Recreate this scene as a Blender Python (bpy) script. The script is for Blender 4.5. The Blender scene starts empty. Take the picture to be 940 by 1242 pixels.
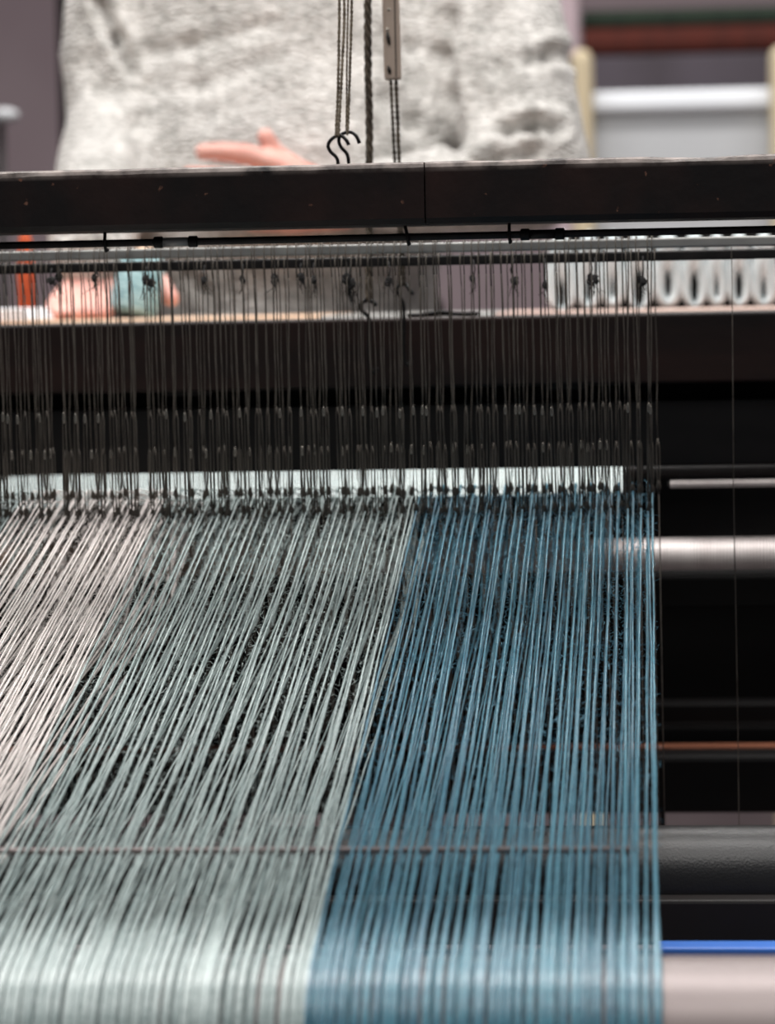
import bpy, bmesh, math, random
from mathutils import Vector, Matrix, noise

random.seed(7)
scene = bpy.context.scene
COL = scene.collection
R = math.radians

# ------------------------------------------------------------------ camera
FPX = 3600.0                                   # focal length in pixels of the 940 x 1242 frame
CAM = Vector((0.0, -2.0, 1.0))
PITCH, YAW, ROLL = R(4.11), R(5.134), R(-1.108)
fwd = Vector((-math.sin(YAW) * math.cos(PITCH), math.cos(YAW) * math.cos(PITCH), -math.sin(PITCH)))
rgt = Vector((math.cos(YAW), math.sin(YAW), 0))
upv = rgt.cross(fwd)
r2 = math.cos(ROLL) * rgt + math.sin(ROLL) * upv
u2 = -math.sin(ROLL) * rgt + math.cos(ROLL) * upv
camd = bpy.data.cameras.new('camera')
camd.sensor_fit = 'VERTICAL'
camd.sensor_height = 36.0
camd.sensor_width = 36.0
camd.lens = FPX / 1242.0 * 36.0
camd.clip_start = 0.05
camd.dof.use_dof = True
camd.dof.focus_distance = 1.80
camd.dof.aperture_fstop = 7.4
cam = bpy.data.objects.new('camera', camd)
COL.objects.link(cam)
m = Matrix.Identity(4)
for i in range(3):
    m[i][0] = r2[i]; m[i][1] = u2[i]; m[i][2] = -fwd[i]; m[i][3] = CAM[i]
cam.matrix_world = m
scene.camera = cam

# ------------------------------------------------------------------ light
world = bpy.data.worlds.new('world'); scene.world = world
world.use_nodes = True
world.node_tree.nodes['Background'].inputs[0].default_value = (0.93, 0.95, 1.0, 1)
world.node_tree.nodes['Background'].inputs[1].default_value = 0.12

def area(name, loc, rot, sx, sy, power, col=(1, 0.97, 0.94)):
    l = bpy.data.lights.new(name, 'AREA')
    l.shape = 'RECTANGLE'; l.size = sx; l.size_y = sy; l.energy = power; l.color = col
    o = bpy.data.objects.new(name, l); COL.objects.link(o)
    o.location = loc; o.rotation_euler = rot
    return o
area('ceiling_or_fill_lamp', (-0.25, 0.22, 2.75), (0, 0, 0), 2.4, 0.8, 74)
area('ceiling_or_fill_lamp', (-0.2, -1.15, 2.85), (R(18), 0, 0), 2.4, 0.5, 25)  # added fill to brighten the sweater from the front, no known source
area('ceiling_or_fill_lamp', (0.0, 2.1, 2.95), (R(14), 0, 0), 2.6, 0.3, 62)

vs = scene.view_settings
scene.display_settings.display_device = 'sRGB'
vs.view_transform = 'Standard'; vs.look = 'None'; vs.gamma = 1.0
vs.use_curve_mapping = False
vs.exposure = 0.10

# ------------------------------------------------------------------ helpers
def P(x, y, Y):
    """the point of the plane at depth Y that the camera sees at photo position x, y"""
    d = fwd + r2 * ((x - 470) / FPX) + u2 * ((621 - y) / FPX)
    return CAM + d * ((Y - CAM.y) / d.y)
def S(Y):
    return (Y - CAM.y) / FPX                   # metres per photo pixel at depth Y (close enough)
def Z(y, Y, x=470):
    return P(x, y, Y).z

def srgb(r, g, b):
    f = lambda c: (c / 255) / 12.92 if c <= 10 else ((c / 255 + 0.055) / 1.055) ** 2.4
    return (f(r), f(g), f(b), 1)

class MB:
    def __init__(self):
        self.v = []; self.f = []
    def add(self, vs_, fs_):
        o = len(self.v)
        self.v += [tuple(p) for p in vs_]
        self.f += [tuple(i + o for i in q) for q in fs_]
    def box(self, x0, x1, y0, y1, z0, z1, bev=0.0, seg=2):
        bm = bmesh.new()
        vv = [bm.verts.new(p) for p in ((x0, y0, z0), (x1, y0, z0), (x1, y1, z0), (x0, y1, z0),
                                        (x0, y0, z1), (x1, y0, z1), (x1, y1, z1), (x0, y1, z1))]
        for q in ((3, 2, 1, 0), (4, 5, 6, 7), (0, 1, 5, 4), (1, 2, 6, 5), (2, 3, 7, 6), (3, 0, 4, 7)):
            bm.faces.new([vv[i] for i in q])
        if bev > 0:
            bmesh.ops.bevel(bm, geom=list(bm.edges), offset=bev, segments=seg, affect='EDGES', profile=0.5)
        bm.verts.index_update()
        self.add([v.co[:] for v in bm.verts], [[v.index for v in f.verts] for f in bm.faces])
        bm.free()
        return self
    def tube(self, pts, rad, n=8, cap=True):
        pts = [Vector(p) for p in pts]
        rr = rad if isinstance(rad, (list, tuple)) else [rad] * len(pts)
        vs_, fs_ = [], []
        t0 = (pts[1] - pts[0]).normalized()
        a = t0.orthogonal().normalized()
        for i, p in enumerate(pts):
            t = (pts[min(i + 1, len(pts) - 1)] - pts[max(i - 1, 0)])
            t = t.normalized() if t.length > 1e-9 else t0
            a = (a - t * a.dot(t))
            a = a.normalized() if a.length > 1e-9 else t.orthogonal().normalized()
            b = t.cross(a)
            for k in range(n):
                th = 2 * math.pi * k / n
                vs_.append(p + (a * math.cos(th) + b * math.sin(th)) * rr[i])
        for i in range(len(pts) - 1):
            for k in range(n):
                k2 = (k + 1) % n
                fs_.append((i * n + k, i * n + k2, (i + 1) * n + k2, (i + 1) * n + k))
        if cap:
            fs_.append(tuple(range(n - 1, -1, -1)))
            o = (len(pts) - 1) * n
            fs_.append(tuple(o + k for k in range(n)))
        self.add(vs_, fs_)
        return self
    def torus(self, c, ax, ay, ra, rb, r, n=20, k=8):
        c, ax, ay = Vector(c), Vector(ax), Vector(ay)
        pts = [c + ax * ra * math.cos(2 * math.pi * i / n) + ay * rb * math.sin(2 * math.pi * i / n) for i in range(n)]
        nz = ax.cross(ay).normalized()
        vs_, fs_ = [], []
        for i, p in enumerate(pts):
            t = (pts[(i + 1) % n] - pts[i - 1]).normalized()
            o = t.cross(nz)
            for j in range(k):
                th = 2 * math.pi * j / k
                vs_.append(p + (o * math.cos(th) + nz * math.sin(th)) * r)
        for i in range(n):
            for j in range(k):
                fs_.append((i * k + j, i * k + (j + 1) % k, ((i + 1) % n) * k + (j + 1) % k, ((i + 1) % n) * k + j))
        self.add(vs_, fs_)
        return self
    def ellipsoid(self, c, rx, ry, rz, rot=None, nu=16, nv=10):
        c = Vector(c); vs_, fs_ = [], []
        M3 = rot or Matrix.Identity(3)
        vs_.append(c + M3 @ Vector((0, 0, rz)))
        for i in range(1, nv):
            ph = math.pi * i / nv
            for k in range(nu):
                th = 2 * math.pi * k / nu
                vs_.append(c + M3 @ Vector((rx * math.sin(ph) * math.cos(th), ry * math.sin(ph) * math.sin(th), rz * math.cos(ph))))
        vs_.append(c + M3 @ Vector((0, 0, -rz)))
        for k in range(nu):
            fs_.append((0, 1 + k, 1 + (k + 1) % nu))
            L = len(vs_) - 1; b = 1 + (nv - 2) * nu
            fs_.append((L, b + (k + 1) % nu, b + k))
        for i in range(nv - 2):
            for k in range(nu):
                a = 1 + i * nu
                fs_.append((a + k, a + nu + k, a + nu + (k + 1) % nu, a + (k + 1) % nu))
        self.add(vs_, fs_)
        return self
    def chain(self, pts, rr, n=14):
        """a closed limb: tube with rounded ends"""
        pts = [Vector(p) for p in pts]
        self.tube(pts, rr, n)
        for i, p in enumerate(pts):
            self.ellipsoid(p, rr[i], rr[i], rr[i], None, n, 8)
        return self
    def rings(self, rings, n=32):
        """closed loft of horizontal ellipses (centre, rx, ry)"""
        vs_, fs_ = [], []
        for c, rx, ry in rings:
            for k in range(n):
                th = 2 * math.pi * k / n
                vs_.append((c[0] + rx * math.cos(th), c[1] + ry * math.sin(th), c[2]))
        for i in range(len(rings) - 1):
            for k in range(n):
                k2 = (k + 1) % n
                fs_.append((i * n + k, i * n + k2, (i + 1) * n + k2, (i + 1) * n + k))
        fs_.append(tuple(range(n - 1, -1, -1)))
        o = (len(rings) - 1) * n
        fs_.append(tuple(o + k for k in range(n)))
        self.add(vs_, fs_)
        return self
    def lathe_x(self, x0, prof, yc, zc, n=48):
        """surface of revolution round an axis along X; prof = [(dx, r)]"""
        vs_, fs_ = [], []
        for dx, r in prof:
            for k in range(n):
                th = 2 * math.pi * k / n
                vs_.append((x0 + dx, yc + r * math.cos(th), zc + r * math.sin(th)))
        for i in range(len(prof) - 1):
            for k in range(n):
                k2 = (k + 1) % n
                fs_.append((i * n + k, i * n + k2, (i + 1) * n + k2, (i + 1) * n + k))
        fs_.append(tuple(range(n)))
        o = (len(prof) - 1) * n
        fs_.append(tuple(o + n - 1 - k for k in range(n)))
        self.add(vs_, fs_)
        return self
    def mesh(self, name, mat, smooth=False):
        me = bpy.data.meshes.new(name)
        me.from_pydata(self.v, [], self.f)
        me.update()
        bm = bmesh.new(); bm.from_mesh(me)
        bmesh.ops.recalc_face_normals(bm, faces=bm.faces)
        bm.to_mesh(me); bm.free()
        if mat: me.materials.append(mat)
        if smooth:
            me.polygons.foreach_set('use_smooth', [True] * len(me.polygons))
        return me
    def build(self, name, mat, parent=None, smooth=False, loc=None):
        return link(name, self.mesh(name, mat, smooth), parent, loc)

def link(name, me, parent=None, loc=None):
    o = bpy.data.objects.new(name, me); COL.objects.link(o)
    if parent is not None:
        o.parent = parent
        if loc is None: o.location = -parent.location
    if loc is not None: o.location = loc
    return o
def tag(o, label=None, cat=None, group=None, kind=None):
    for k, v in (('label', label), ('category', cat), ('group', group), ('kind', kind)):
        if v: o[k] = v
    return o
def thing(name, label, cat, loc=(0, 0, 0), group=None):
    o = bpy.data.objects.new(name, None); COL.objects.link(o)
    o.location = loc; o.empty_display_size = 0.05
    return tag(o, label, cat, group)
def copy_tree(o, parent=None):
    c = o.copy(); COL.objects.link(c)
    if parent: c.parent = parent
    for ch in list(o.children): copy_tree(ch, c)
    return c
def blob(name, mb, voxel, mat, parent=None, smooth_it=4, deform=None):
    """union of closed shapes to one continuous skin"""
    o = bpy.data.objects.new('tmp', mb.mesh('tmp', None)); COL.objects.link(o)
    rm = o.modifiers.new('r', 'REMESH'); rm.mode = 'VOXEL'; rm.voxel_size = voxel
    if smooth_it:
        sm = o.modifiers.new('s', 'SMOOTH'); sm.factor = 0.5; sm.iterations = smooth_it
    dg = bpy.context.evaluated_depsgraph_get()
    me = bpy.data.meshes.new_from_object(o.evaluated_get(dg))
    old = o.data
    bpy.data.objects.remove(o); bpy.data.meshes.remove(old)
    me.name = name
    if deform:
        nrm = [v.normal.copy() for v in me.vertices]
        for v, n in zip(me.vertices, nrm):
            v.co = deform(v.co.copy(), n)
        me.update()
    me.materials.clear(); me.materials.append(mat)
    me.polygons.foreach_set('use_smooth', [True] * len(me.polygons))
    return link(name, me, parent)

# ------------------------------------------------------------------ materials
def mat_new(name):
    mt = bpy.data.materials.new(name); mt.use_nodes = True
    nt = mt.node_tree
    return mt, nt, nt.nodes['Principled BSDF']
def simple(name, c1, c2=None, rough=0.6, metal=0.0, scale=(8, 8, 8), bump=0.0, bscale=60, spec=0.5, detail=4, lo=0.35, hi=0.65, sheen=0.0):
    mt, nt, b = mat_new(name)
    b.inputs['Roughness'].default_value = rough
    b.inputs['Metallic'].default_value = metal
    b.inputs['Specular IOR Level'].default_value = spec
    if sheen:
        b.inputs['Sheen Weight'].default_value = sheen
    tc = nt.nodes.new('ShaderNodeTexCoord')
    mp = nt.nodes.new('ShaderNodeMapping'); mp.inputs['Scale'].default_value = scale
    nt.links.new(tc.outputs['Object'], mp.inputs['Vector'])
    nz = nt.nodes.new('ShaderNodeTexNoise'); nz.inputs['Scale'].default_value = 1.0; nz.inputs['Detail'].default_value = detail
    nt.links.new(mp.outputs[0], nz.inputs['Vector'])
    rp = nt.nodes.new('ShaderNodeValToRGB')
    rp.color_ramp.elements[0].position = lo; rp.color_ramp.elements[1].position = hi
    rp.color_ramp.elements[0].color = c1; rp.color_ramp.elements[1].color = c2 or c1
    nt.links.new(nz.outputs['Fac'], rp.inputs['Fac'])
    nt.links.new(rp.outputs['Color'], b.inputs['Base Color'])
    if bump:
        n2 = nt.nodes.new('ShaderNodeTexNoise'); n2.inputs['Scale'].default_value = bscale; n2.inputs['Detail'].default_value = 5
        nt.links.new(tc.outputs['Object'], n2.inputs['Vector'])
        bp = nt.nodes.new('ShaderNodeBump'); bp.inputs['Strength'].default_value = bump; bp.inputs['Distance'].default_value = 0.002
        nt.links.new(n2.outputs['Fac'], bp.inputs['Height'])
        nt.links.new(bp.outputs['Normal'], b.inputs['Normal'])
    return mt

def yarn_mat(name, ca, cb, rough=0.36, spec=0.8):
    """wool: each strand a little lighter or darker, flecked along its length"""
    mt, nt, b = mat_new(name)
    b.inputs['Roughness'].default_value = rough
    b.inputs['Specular IOR Level'].default_value = spec
    b.inputs['Sheen Weight'].default_value = 0.25
    b.inputs['Sheen Roughness'].default_value = 0.4
    oi = nt.nodes.new('ShaderNodeObjectInfo')
    tc = nt.nodes.new('ShaderNodeTexCoord')
    nz = nt.nodes.new('ShaderNodeTexNoise'); nz.noise_dimensions = '4D'
    nz.inputs['Scale'].default_value = 420; nz.inputs['Detail'].default_value = 2
    wm = nt.nodes.new('ShaderNodeMath'); wm.operation = 'MULTIPLY'; wm.inputs[1].default_value = 50
    nt.links.new(oi.outputs['Random'], wm.inputs[0])
    nt.links.new(wm.outputs[0], nz.inputs['W'])
    nt.links.new(tc.outputs['Object'], nz.inputs['Vector'])
    a = nt.nodes.new('ShaderNodeMath'); a.operation = 'MULTIPLY_ADD'; a.inputs[1].default_value = 1.5; a.inputs[2].default_value = -0.25
    nt.links.new(nz.outputs['Fac'], a.inputs[0])
    s = nt.nodes.new('ShaderNodeMath'); s.operation = 'MULTIPLY_ADD'; s.inputs[1].default_value = 0.5; s.inputs[2].default_value = -0.25
    nt.links.new(oi.outputs['Random'], s.inputs[0])
    t = nt.nodes.new('ShaderNodeMath'); t.operation = 'ADD'; t.use_clamp = True
    nt.links.new(a.outputs[0], t.inputs[0]); nt.links.new(s.outputs[0], t.inputs[1])
    mx = nt.nodes.new('ShaderNodeMix'); mx.data_type = 'RGBA'
    mx.inputs['A'].default_value = ca; mx.inputs['B'].default_value = cb
    nt.links.new(t.outputs[0], mx.inputs['Factor'])
    nt.links.new(mx.outputs['Result'], b.inputs['Base Color'])
    return mt

def beam_mat():
    """dark painted timber, rubbed through to bare wood along its upper edge"""
    mt, nt, b = mat_new('worn_black_timber')
    b.inputs['Specular IOR Level'].default_value = 0.3
    tc = nt.nodes.new('ShaderNodeTexCoord')
    def noise_(sc, detail, lo, hi):
        mp = nt.nodes.new('ShaderNodeMapping'); mp.inputs['Scale'].default_value = sc
        nt.links.new(tc.outputs['Object'], mp.inputs['Vector'])
        n = nt.nodes.new('ShaderNodeTexNoise'); n.inputs['Scale'].default_value = 1; n.inputs['Detail'].default_value = detail
        nt.links.new(mp.outputs[0], n.inputs['Vector'])
        r = nt.nodes.new('ShaderNodeMapRange'); r.inputs['From Min'].default_value = lo; r.inputs['From Max'].default_value = hi
        nt.links.new(n.outputs['Fac'], r.inputs['Value'])
        return r.outputs[0]
    base = nt.nodes.new('ShaderNodeMix'); base.data_type = 'RGBA'
    base.inputs['A'].default_value = srgb(24, 20, 20); base.inputs['B'].default_value = srgb(50, 32, 28)
    nt.links.new(noise_((14, 60, 9), 6, 0.45, 0.75), base.inputs['Factor'])
    edge = nt.nodes.new('ShaderNodeMapRange')       # local z: 0 at the upper face
    sp = nt.nodes.new('ShaderNodeSeparateXYZ'); nt.links.new(tc.outputs['Object'], sp.inputs[0])
    edge.inputs['From Min'].default_value = -0.0065; edge.inputs['From Max'].default_value = -0.0015
    nt.links.new(sp.outputs['Z'], edge.inputs['Value'])
    mu = nt.nodes.new('ShaderNodeMath'); mu.operation = 'MULTIPLY'
    nt.links.new(edge.outputs[0], mu.inputs[0]); nt.links.new(noise_((45, 45, 45), 5, 0.36, 0.60), mu.inputs[1])
    wear = nt.nodes.new('ShaderNodeMix'); wear.data_type = 'RGBA'
    wear.inputs['B'].default_value = srgb(150, 138, 132)
    nt.links.new(base.outputs['Result'], wear.inputs['A']); nt.links.new(mu.outputs[0], wear.inputs['Factor'])
    sc = nt.nodes.new('ShaderNodeMix'); sc.data_type = 'RGBA'; sc.inputs['B'].default_value = srgb(120, 85, 70)
    nt.links.new(wear.outputs['Result'], sc.inputs['A']); nt.links.new(noise_((130, 130, 130), 3, 0.70, 0.76), sc.inputs['Factor'])
    nt.links.new(sc.outputs['Result'], b.inputs['Base Color'])
    b.inputs['Roughness'].default_value = 0.42
    n2 = nt.nodes.new('ShaderNodeTexNoise'); n2.inputs['Scale'].default_value = 90; n2.inputs['Detail'].default_value = 6
    nt.links.new(tc.outputs['Object'], n2.inputs['Vector'])
    bp = nt.nodes.new('ShaderNodeBump'); bp.inputs['Strength'].default_value = 0.35; bp.inputs['Distance'].default_value = 0.002
    nt.links.new(n2.outputs['Fac'], bp.inputs['Height']); nt.links.new(bp.outputs[0], b.inputs['Normal'])
    return mt

def knit_mat():
    """speckled light grey wool knit in ridged rows"""
    mt, nt, b = mat_new('grey_knit')
    b.inputs['Roughness'].default_value = 0.95; b.inputs['Specular IOR Level'].default_value = 0.1
    b.inputs['Sheen Weight'].default_value = 0.3
    tc = nt.nodes.new('ShaderNodeTexCoord')
    n1 = nt.nodes.new('ShaderNodeTexNoise'); n1.inputs['Scale'].default_value = 130; n1.inputs['Detail'].default_value = 4
    nt.links.new(tc.outputs['Object'], n1.inputs['Vector'])
    n3 = nt.nodes.new('ShaderNodeTexNoise'); n3.inputs['Scale'].default_value = 22; n3.inputs['Detail'].default_value = 4
    nt.links.new(tc.outputs['Object'], n3.inputs['Vector'])
    mx_ = nt.nodes.new('ShaderNodeMath'); mx_.operation = 'MULTIPLY_ADD'; mx_.inputs[1].default_value = 0.55
    hf = nt.nodes.new('ShaderNodeMath'); hf.operation = 'MULTIPLY'; hf.inputs[1].default_value = 0.45
    nt.links.new(n3.outputs['Fac'], hf.inputs[0])
    nt.links.new(n1.outputs['Fac'], mx_.inputs[0]); nt.links.new(hf.outputs[0], mx_.inputs[2])
    rp = nt.nodes.new('ShaderNodeValToRGB')
    rp.color_ramp.elements[0].position = 0.32; rp.color_ramp.elements[1].position = 0.62
    rp.color_ramp.elements[0].color = srgb(140, 138, 134); rp.color_ramp.elements[1].color = srgb(212, 209, 205)
    nt.links.new(mx_.outputs[0], rp.inputs['Fac'])
    nt.links.new(rp.outputs['Color'], b.inputs['Base Color'])
    wv = nt.nodes.new('ShaderNodeTexWave'); wv.wave_type = 'BANDS'; wv.bands_direction = 'Z'
    wv.inputs['Scale'].default_value = 45; wv.inputs['Distortion'].default_value = 5; wv.inputs['Detail'].default_value = 3
    wv.inputs['Detail Scale'].default_value = 2.5
    nt.links.new(tc.outputs['Object'], wv.inputs['Vector'])
    vo = nt.nodes.new('ShaderNodeTexVoronoi'); vo.inputs['Scale'].default_value = 150
    nt.links.new(tc.outputs['Object'], vo.inputs['Vector'])
    ad = nt.nodes.new('ShaderNodeMath'); ad.operation = 'ADD'
    nt.links.new(wv.outputs['Fac'], ad.inputs[0]); nt.links.new(vo.outputs['Distance'], ad.inputs[1])
    bp = nt.nodes.new('ShaderNodeBump'); bp.inputs['Strength'].default_value = 0.7; bp.inputs['Distance'].default_value = 0.003
    nt.links.new(ad.outputs[0], bp.inputs['Height']); nt.links.new(bp.outputs[0], b.inputs['Normal'])
    return mt

def skin_mat():
    mt = simple('skin', srgb(208, 150, 138), srgb(228, 178, 166), 0.5, scale=(30, 30, 30), bump=0.2, bscale=400)
    b = mt.node_tree.nodes['Principled BSDF']
    b.inputs['Subsurface Weight'].default_value = 0.15
    b.inputs['Subsurface Radius'].default_value = (0.012, 0.005, 0.003)
    return mt

M = dict(
    beam=beam_mat(),
    knit=knit_mat(),
    skin=skin_mat(),
    black=simple('black_paint', srgb(9, 8, 9), srgb(17, 15, 15), 0.5, scale=(9, 40, 40), bump=0.2, spec=0.25),
    void=simple('shade_and_part_black', srgb(6, 6, 6), srgb(11, 10, 10), 0.85, scale=(9, 40, 40), spec=0.15),  # near black for dark parts and for shade put in as colour
    plank=simple('dark_red_brown_timber', srgb(19, 14, 14), srgb(37, 23, 20), 0.5, scale=(5, 60, 30), bump=0.25, detail=6, spec=0.25),
    brown=simple('dark_brown_timber', srgb(16, 12, 11), srgb(26, 18, 16), 0.55, scale=(5, 60, 40), bump=0.2),
    iron=simple('dark_iron', srgb(22, 21, 21), srgb(36, 33, 33), 0.5, 0.4, scale=(60, 60, 60), bump=0.15, bscale=200),
    alu=simple('dull_aluminium', srgb(144, 144, 142), srgb(168, 168, 165), 0.4, 0.3, scale=(20, 90, 90), bump=0.05),
    steel=simple('polished_steel', srgb(222, 212, 210), srgb(238, 230, 228), 0.48, 0.35, scale=(60, 8, 8), bump=0.05),
    roller=simple('satin_pinkish_roller', srgb(134, 122, 121), srgb(154, 142, 140), 0.40, 0.25, scale=(4, 30, 30), bump=0.04),
    leather=simple('black_leathercloth', srgb(18, 18, 20), srgb(26, 26, 28), 0.36, 0.0, scale=(20, 20, 20), bump=0.14, bscale=700),
    blue_paint=simple('bright_blue_paint', srgb(48, 106, 196), srgb(56, 116, 206), 0.4, scale=(6, 6, 6)),
    orange_wood=simple('orange_brown_timber', srgb(150, 92, 66), srgb(176, 112, 84), 0.5, scale=(8, 60, 60)),
    tan=simple('tan_timber', srgb(196, 160, 132), srgb(222, 190, 162), 0.45, scale=(6, 50, 50), bump=0.1),
    pinkwood=simple('pale_pink_timber', srgb(184, 156, 146), srgb(206, 180, 168), 0.45, scale=(6, 50, 50), bump=0.1),
    cord=simple('dark_heddle_cord', srgb(82, 76, 70), srgb(114, 107, 99), 0.75, scale=(300, 300, 60), spec=0.3),
    knot=simple('black_thread_knot', srgb(26, 25, 26), srgb(44, 42, 42), 0.9, scale=(300, 300, 300)),
    wire=simple('bright_wire', srgb(170, 165, 155), srgb(200, 195, 185), 0.35, 0.7),
    rope=simple('grey_brown_rope', srgb(92, 82, 70), srgb(150, 138, 120), 0.9, scale=(250, 250, 120), bump=0.5, bscale=500),
    rope_dark=simple('dark_rope', srgb(50, 43, 36), srgb(104, 92, 78), 0.9, scale=(200, 200, 45), bump=0.6, bscale=420),
    slat=simple('taupe_wood', srgb(168, 150, 136), srgb(186, 168, 154), 0.5, scale=(80, 80, 8), bump=0.1),
    hole=simple('dark_slot', srgb(30, 26, 23), srgb(40, 36, 32), 0.8),
    white_yarn=yarn_mat('white_wool', srgb(224, 214, 210), srgb(250, 244, 240)),
    sage_yarn=yarn_mat('sage_wool', srgb(116, 138, 138), srgb(194, 209, 207)),
    blue_yarn=yarn_mat('blue_wool', srgb(16, 84, 110), srgb(74, 142, 162)),
    white_fibre=simple('white_wool_fibre', srgb(244, 238, 234), rough=0.6),
    sage_fibre=simple('sage_wool_fibre', srgb(206, 219, 216), rough=0.6),
    blue_fibre=simple('blue_wool_fibre', srgb(104, 158, 180), rough=0.6),
    cloth=simple('pale_teal_cloth', srgb(205, 224, 224), srgb(236, 244, 243), 0.8, scale=(900, 90, 90), bump=0.5, bscale=900),
    skein=simple('pale_blue_white_wool', srgb(170, 184, 188), srgb(216, 224, 226), 0.9, scale=(250, 250, 40), bump=0.5, bscale=500, sheen=0.3),
    teal=simple('teal_wool', srgb(90, 128, 136), srgb(160, 190, 194), 0.9, scale=(60, 60, 300), bump=0.5, bscale=400),
    orange=simple('orange_wool', srgb(158, 66, 34), srgb(184, 82, 44), 0.85, scale=(80, 80, 400), bump=0.3),
    linen=simple('white_linen', srgb(226, 230, 238), srgb(244, 246, 250), 0.85, scale=(40, 40, 40), bump=0.2),
    trouser=simple('dark_mauve_cloth', srgb(84, 72, 74), srgb(104, 90, 92), 0.9, scale=(90, 90, 90)),
    shoe=simple('black_shoe', srgb(28, 27, 28), srgb(36, 35, 36), 0.5),
    hair=simple('brown_hair', srgb(70, 50, 38), srgb(96, 70, 52), 0.6, scale=(80, 80, 10)),
    wall=simple('mauve_grey_wall', srgb(170, 151, 157), srgb(180, 162, 167), 0.8, scale=(2, 2, 2), bump=0.05),
    floor=simple('mauve_grey_floor', srgb(104, 92, 94), srgb(124, 112, 113), 0.6, scale=(3, 3, 3), bump=0.1, bscale=20),
    cream=simple('cream_timber', srgb(190, 175, 146), srgb(204, 190, 160), 0.6, scale=(10, 10, 3)),
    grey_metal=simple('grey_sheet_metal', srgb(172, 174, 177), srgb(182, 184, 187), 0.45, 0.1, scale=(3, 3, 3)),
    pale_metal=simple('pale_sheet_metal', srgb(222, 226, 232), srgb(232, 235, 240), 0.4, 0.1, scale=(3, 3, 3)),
    red_cloth=simple('rust_red_cloth', srgb(62, 16, 4), srgb(74, 21, 6), 0.9, scale=(30, 30, 3)),
    green_cloth=simple('dark_green_cloth', srgb(25, 38, 28), srgb(33, 46, 34), 0.9, scale=(30, 30, 3)),
    violet=simple('grey_violet_paint', srgb(58, 51, 57), srgb(70, 63, 71), 0.8, scale=(9, 9, 3)),
)

# ================================================================== setting
fl = MB().box(-4.5, 4.5, -3.0, 5.85, -0.1, 0.0).build('floor', M['floor']); tag(fl, kind='structure')
wb = MB().box(-4.5, 4.5, 5.85, 5.95, 0.0, 3.2).build('wall_back', M['wall']); tag(wb, kind='structure')
XL, XR = -0.95, 0.62                                    # inside faces of the loom's side frames

# ================================================================== loom frame
frame = thing('loom_frame', 'dark timber loom frame with worn black top beam across the picture', 'loom frame')
yb = -0.18
zt, zb = Z(197, yb), Z(272.5, yb)
xj = P(515, 235, yb).x
for a, b_, dy in ((XL - 0.02, xj - 0.0004, 0.0), (xj + 0.0004, XR + 0.02, 0.0016)):
    mb = MB()
    # the beam board: subdivided along its length so that the arrises can be nibbled
    bm = bmesh.new()
    n = 130
    prof = []
    h = zt - zb; d = 0.075; c = 0.0035
    for (py, pz) in ((0, -h + c), (0, -c), (0.0012, -c * 0.35), (c, 0), (d - c, 0), (d, -c), (d, -h + c), (d - c, -h), (c, -h)):
        prof.append((py, pz))
    rows = []
    for i in range(n + 1):
        x = a + (b_ - a) * i / n
        row = []
        for k, (py, pz) in enumerate(prof):
            w = 0.0
            if k in (1, 2, 3):
                w = max(0, noise.noise(Vector((x * 38, k * 0.35, 3.1)))) * 0.0007 + max(0, noise.noise(Vector((x * 9, 7, k * .2))) - 0.38) * 0.006
            oz = noise.noise(Vector((x * 4, 11, 0))) * 0.0006
            row.append((x, yb + dy + py + w * 0.6, pz - w + oz))
        rows.append(row)
    vs_ = [p for r_ in rows for p in r_]
    fs_ = []
    K = len(prof)
    for i in range(n):
        for k in range(K):
            fs_.append((i * K + k, i * K + (k + 1) % K, (i + 1) * K + (k + 1) % K, (i + 1) * K + k))
    fs_.append(tuple(range(K))); fs_.append(tuple(n * K + K - 1 - k for k in range(K)))
    mb.add(vs_, fs_)
    mb.build('beam_board', M['beam'], frame, loc=(0, 0, zt))
for a, b_ in ((XL - 0.07, XL), (XR, XR + 0.07)):
    MB().box(a, b_, -0.30, 0.11, 0.0, P(470, -1165, 0.0).z + 0.02, 0.004).build('side_post', M['brown'], frame)
    MB().box(a, b_, 0.45, 0.60, 0.0, 0.97, 0.004).build('side_post', M['brown'], frame)
    MB().box(a, b_, -0.74, -0.60, 0.0, 0.80, 0.004).build('side_post', M['brown'], frame)
    MB().box(a, b_, -0.74, 0.60, 0.30, 0.42, 0.004).build('side_rail', M['brown'], frame)

def cross(name, y0, y1, Y, d, mat, x=870, bev=0.002, xa=XL, xb=XR):
    return MB().box(xa, xb, Y, Y + d, Z(y1, Y, x), Z(y0, Y, x), bev).build(name, mat, frame)
# the dark gear under and behind the reed, as it shows to the right of the warp
cross('interior_shade_panel', 520, 862, 0.56, 0.02, M['void'])  # added black sheet standing in for the unlit inside of the loom
cross('cross_bar', 853, 884, 0.40, 0.03, M['black'])
cross('cross_bar', 882, 902, 0.34, 0.03, M['black'])
tag(cross('cross_rail', 905, 922, 0.375, 0.03, M['orange_wood']), 'orange brown timber rail between black bars')
cross('cross_bar', 917, 987, 0.28, 0.04, M['black'], bev=0.004)
cross('cross_bar', 1092, 1147, -0.32, 0.03, M['brown'])
tag(cross('cross_bar', 1150, 1206, -0.42, 0.02, M['blue_paint'], x=865, xa=P(793, 1150, -0.42).x), 'bright blue painted bar right of the warp')
p0 = P(803, 985, 0.31); p1 = P(803, 1004, 0.31)
MB().tube([(p0.x, 0.30, p0.z + 0.01), (p0.x, 0.30, 0.42), (p0.x, 0.30, p1.z - 0.12)], 0.0022, 8).build('stay_rod', M['iron'], frame)

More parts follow.
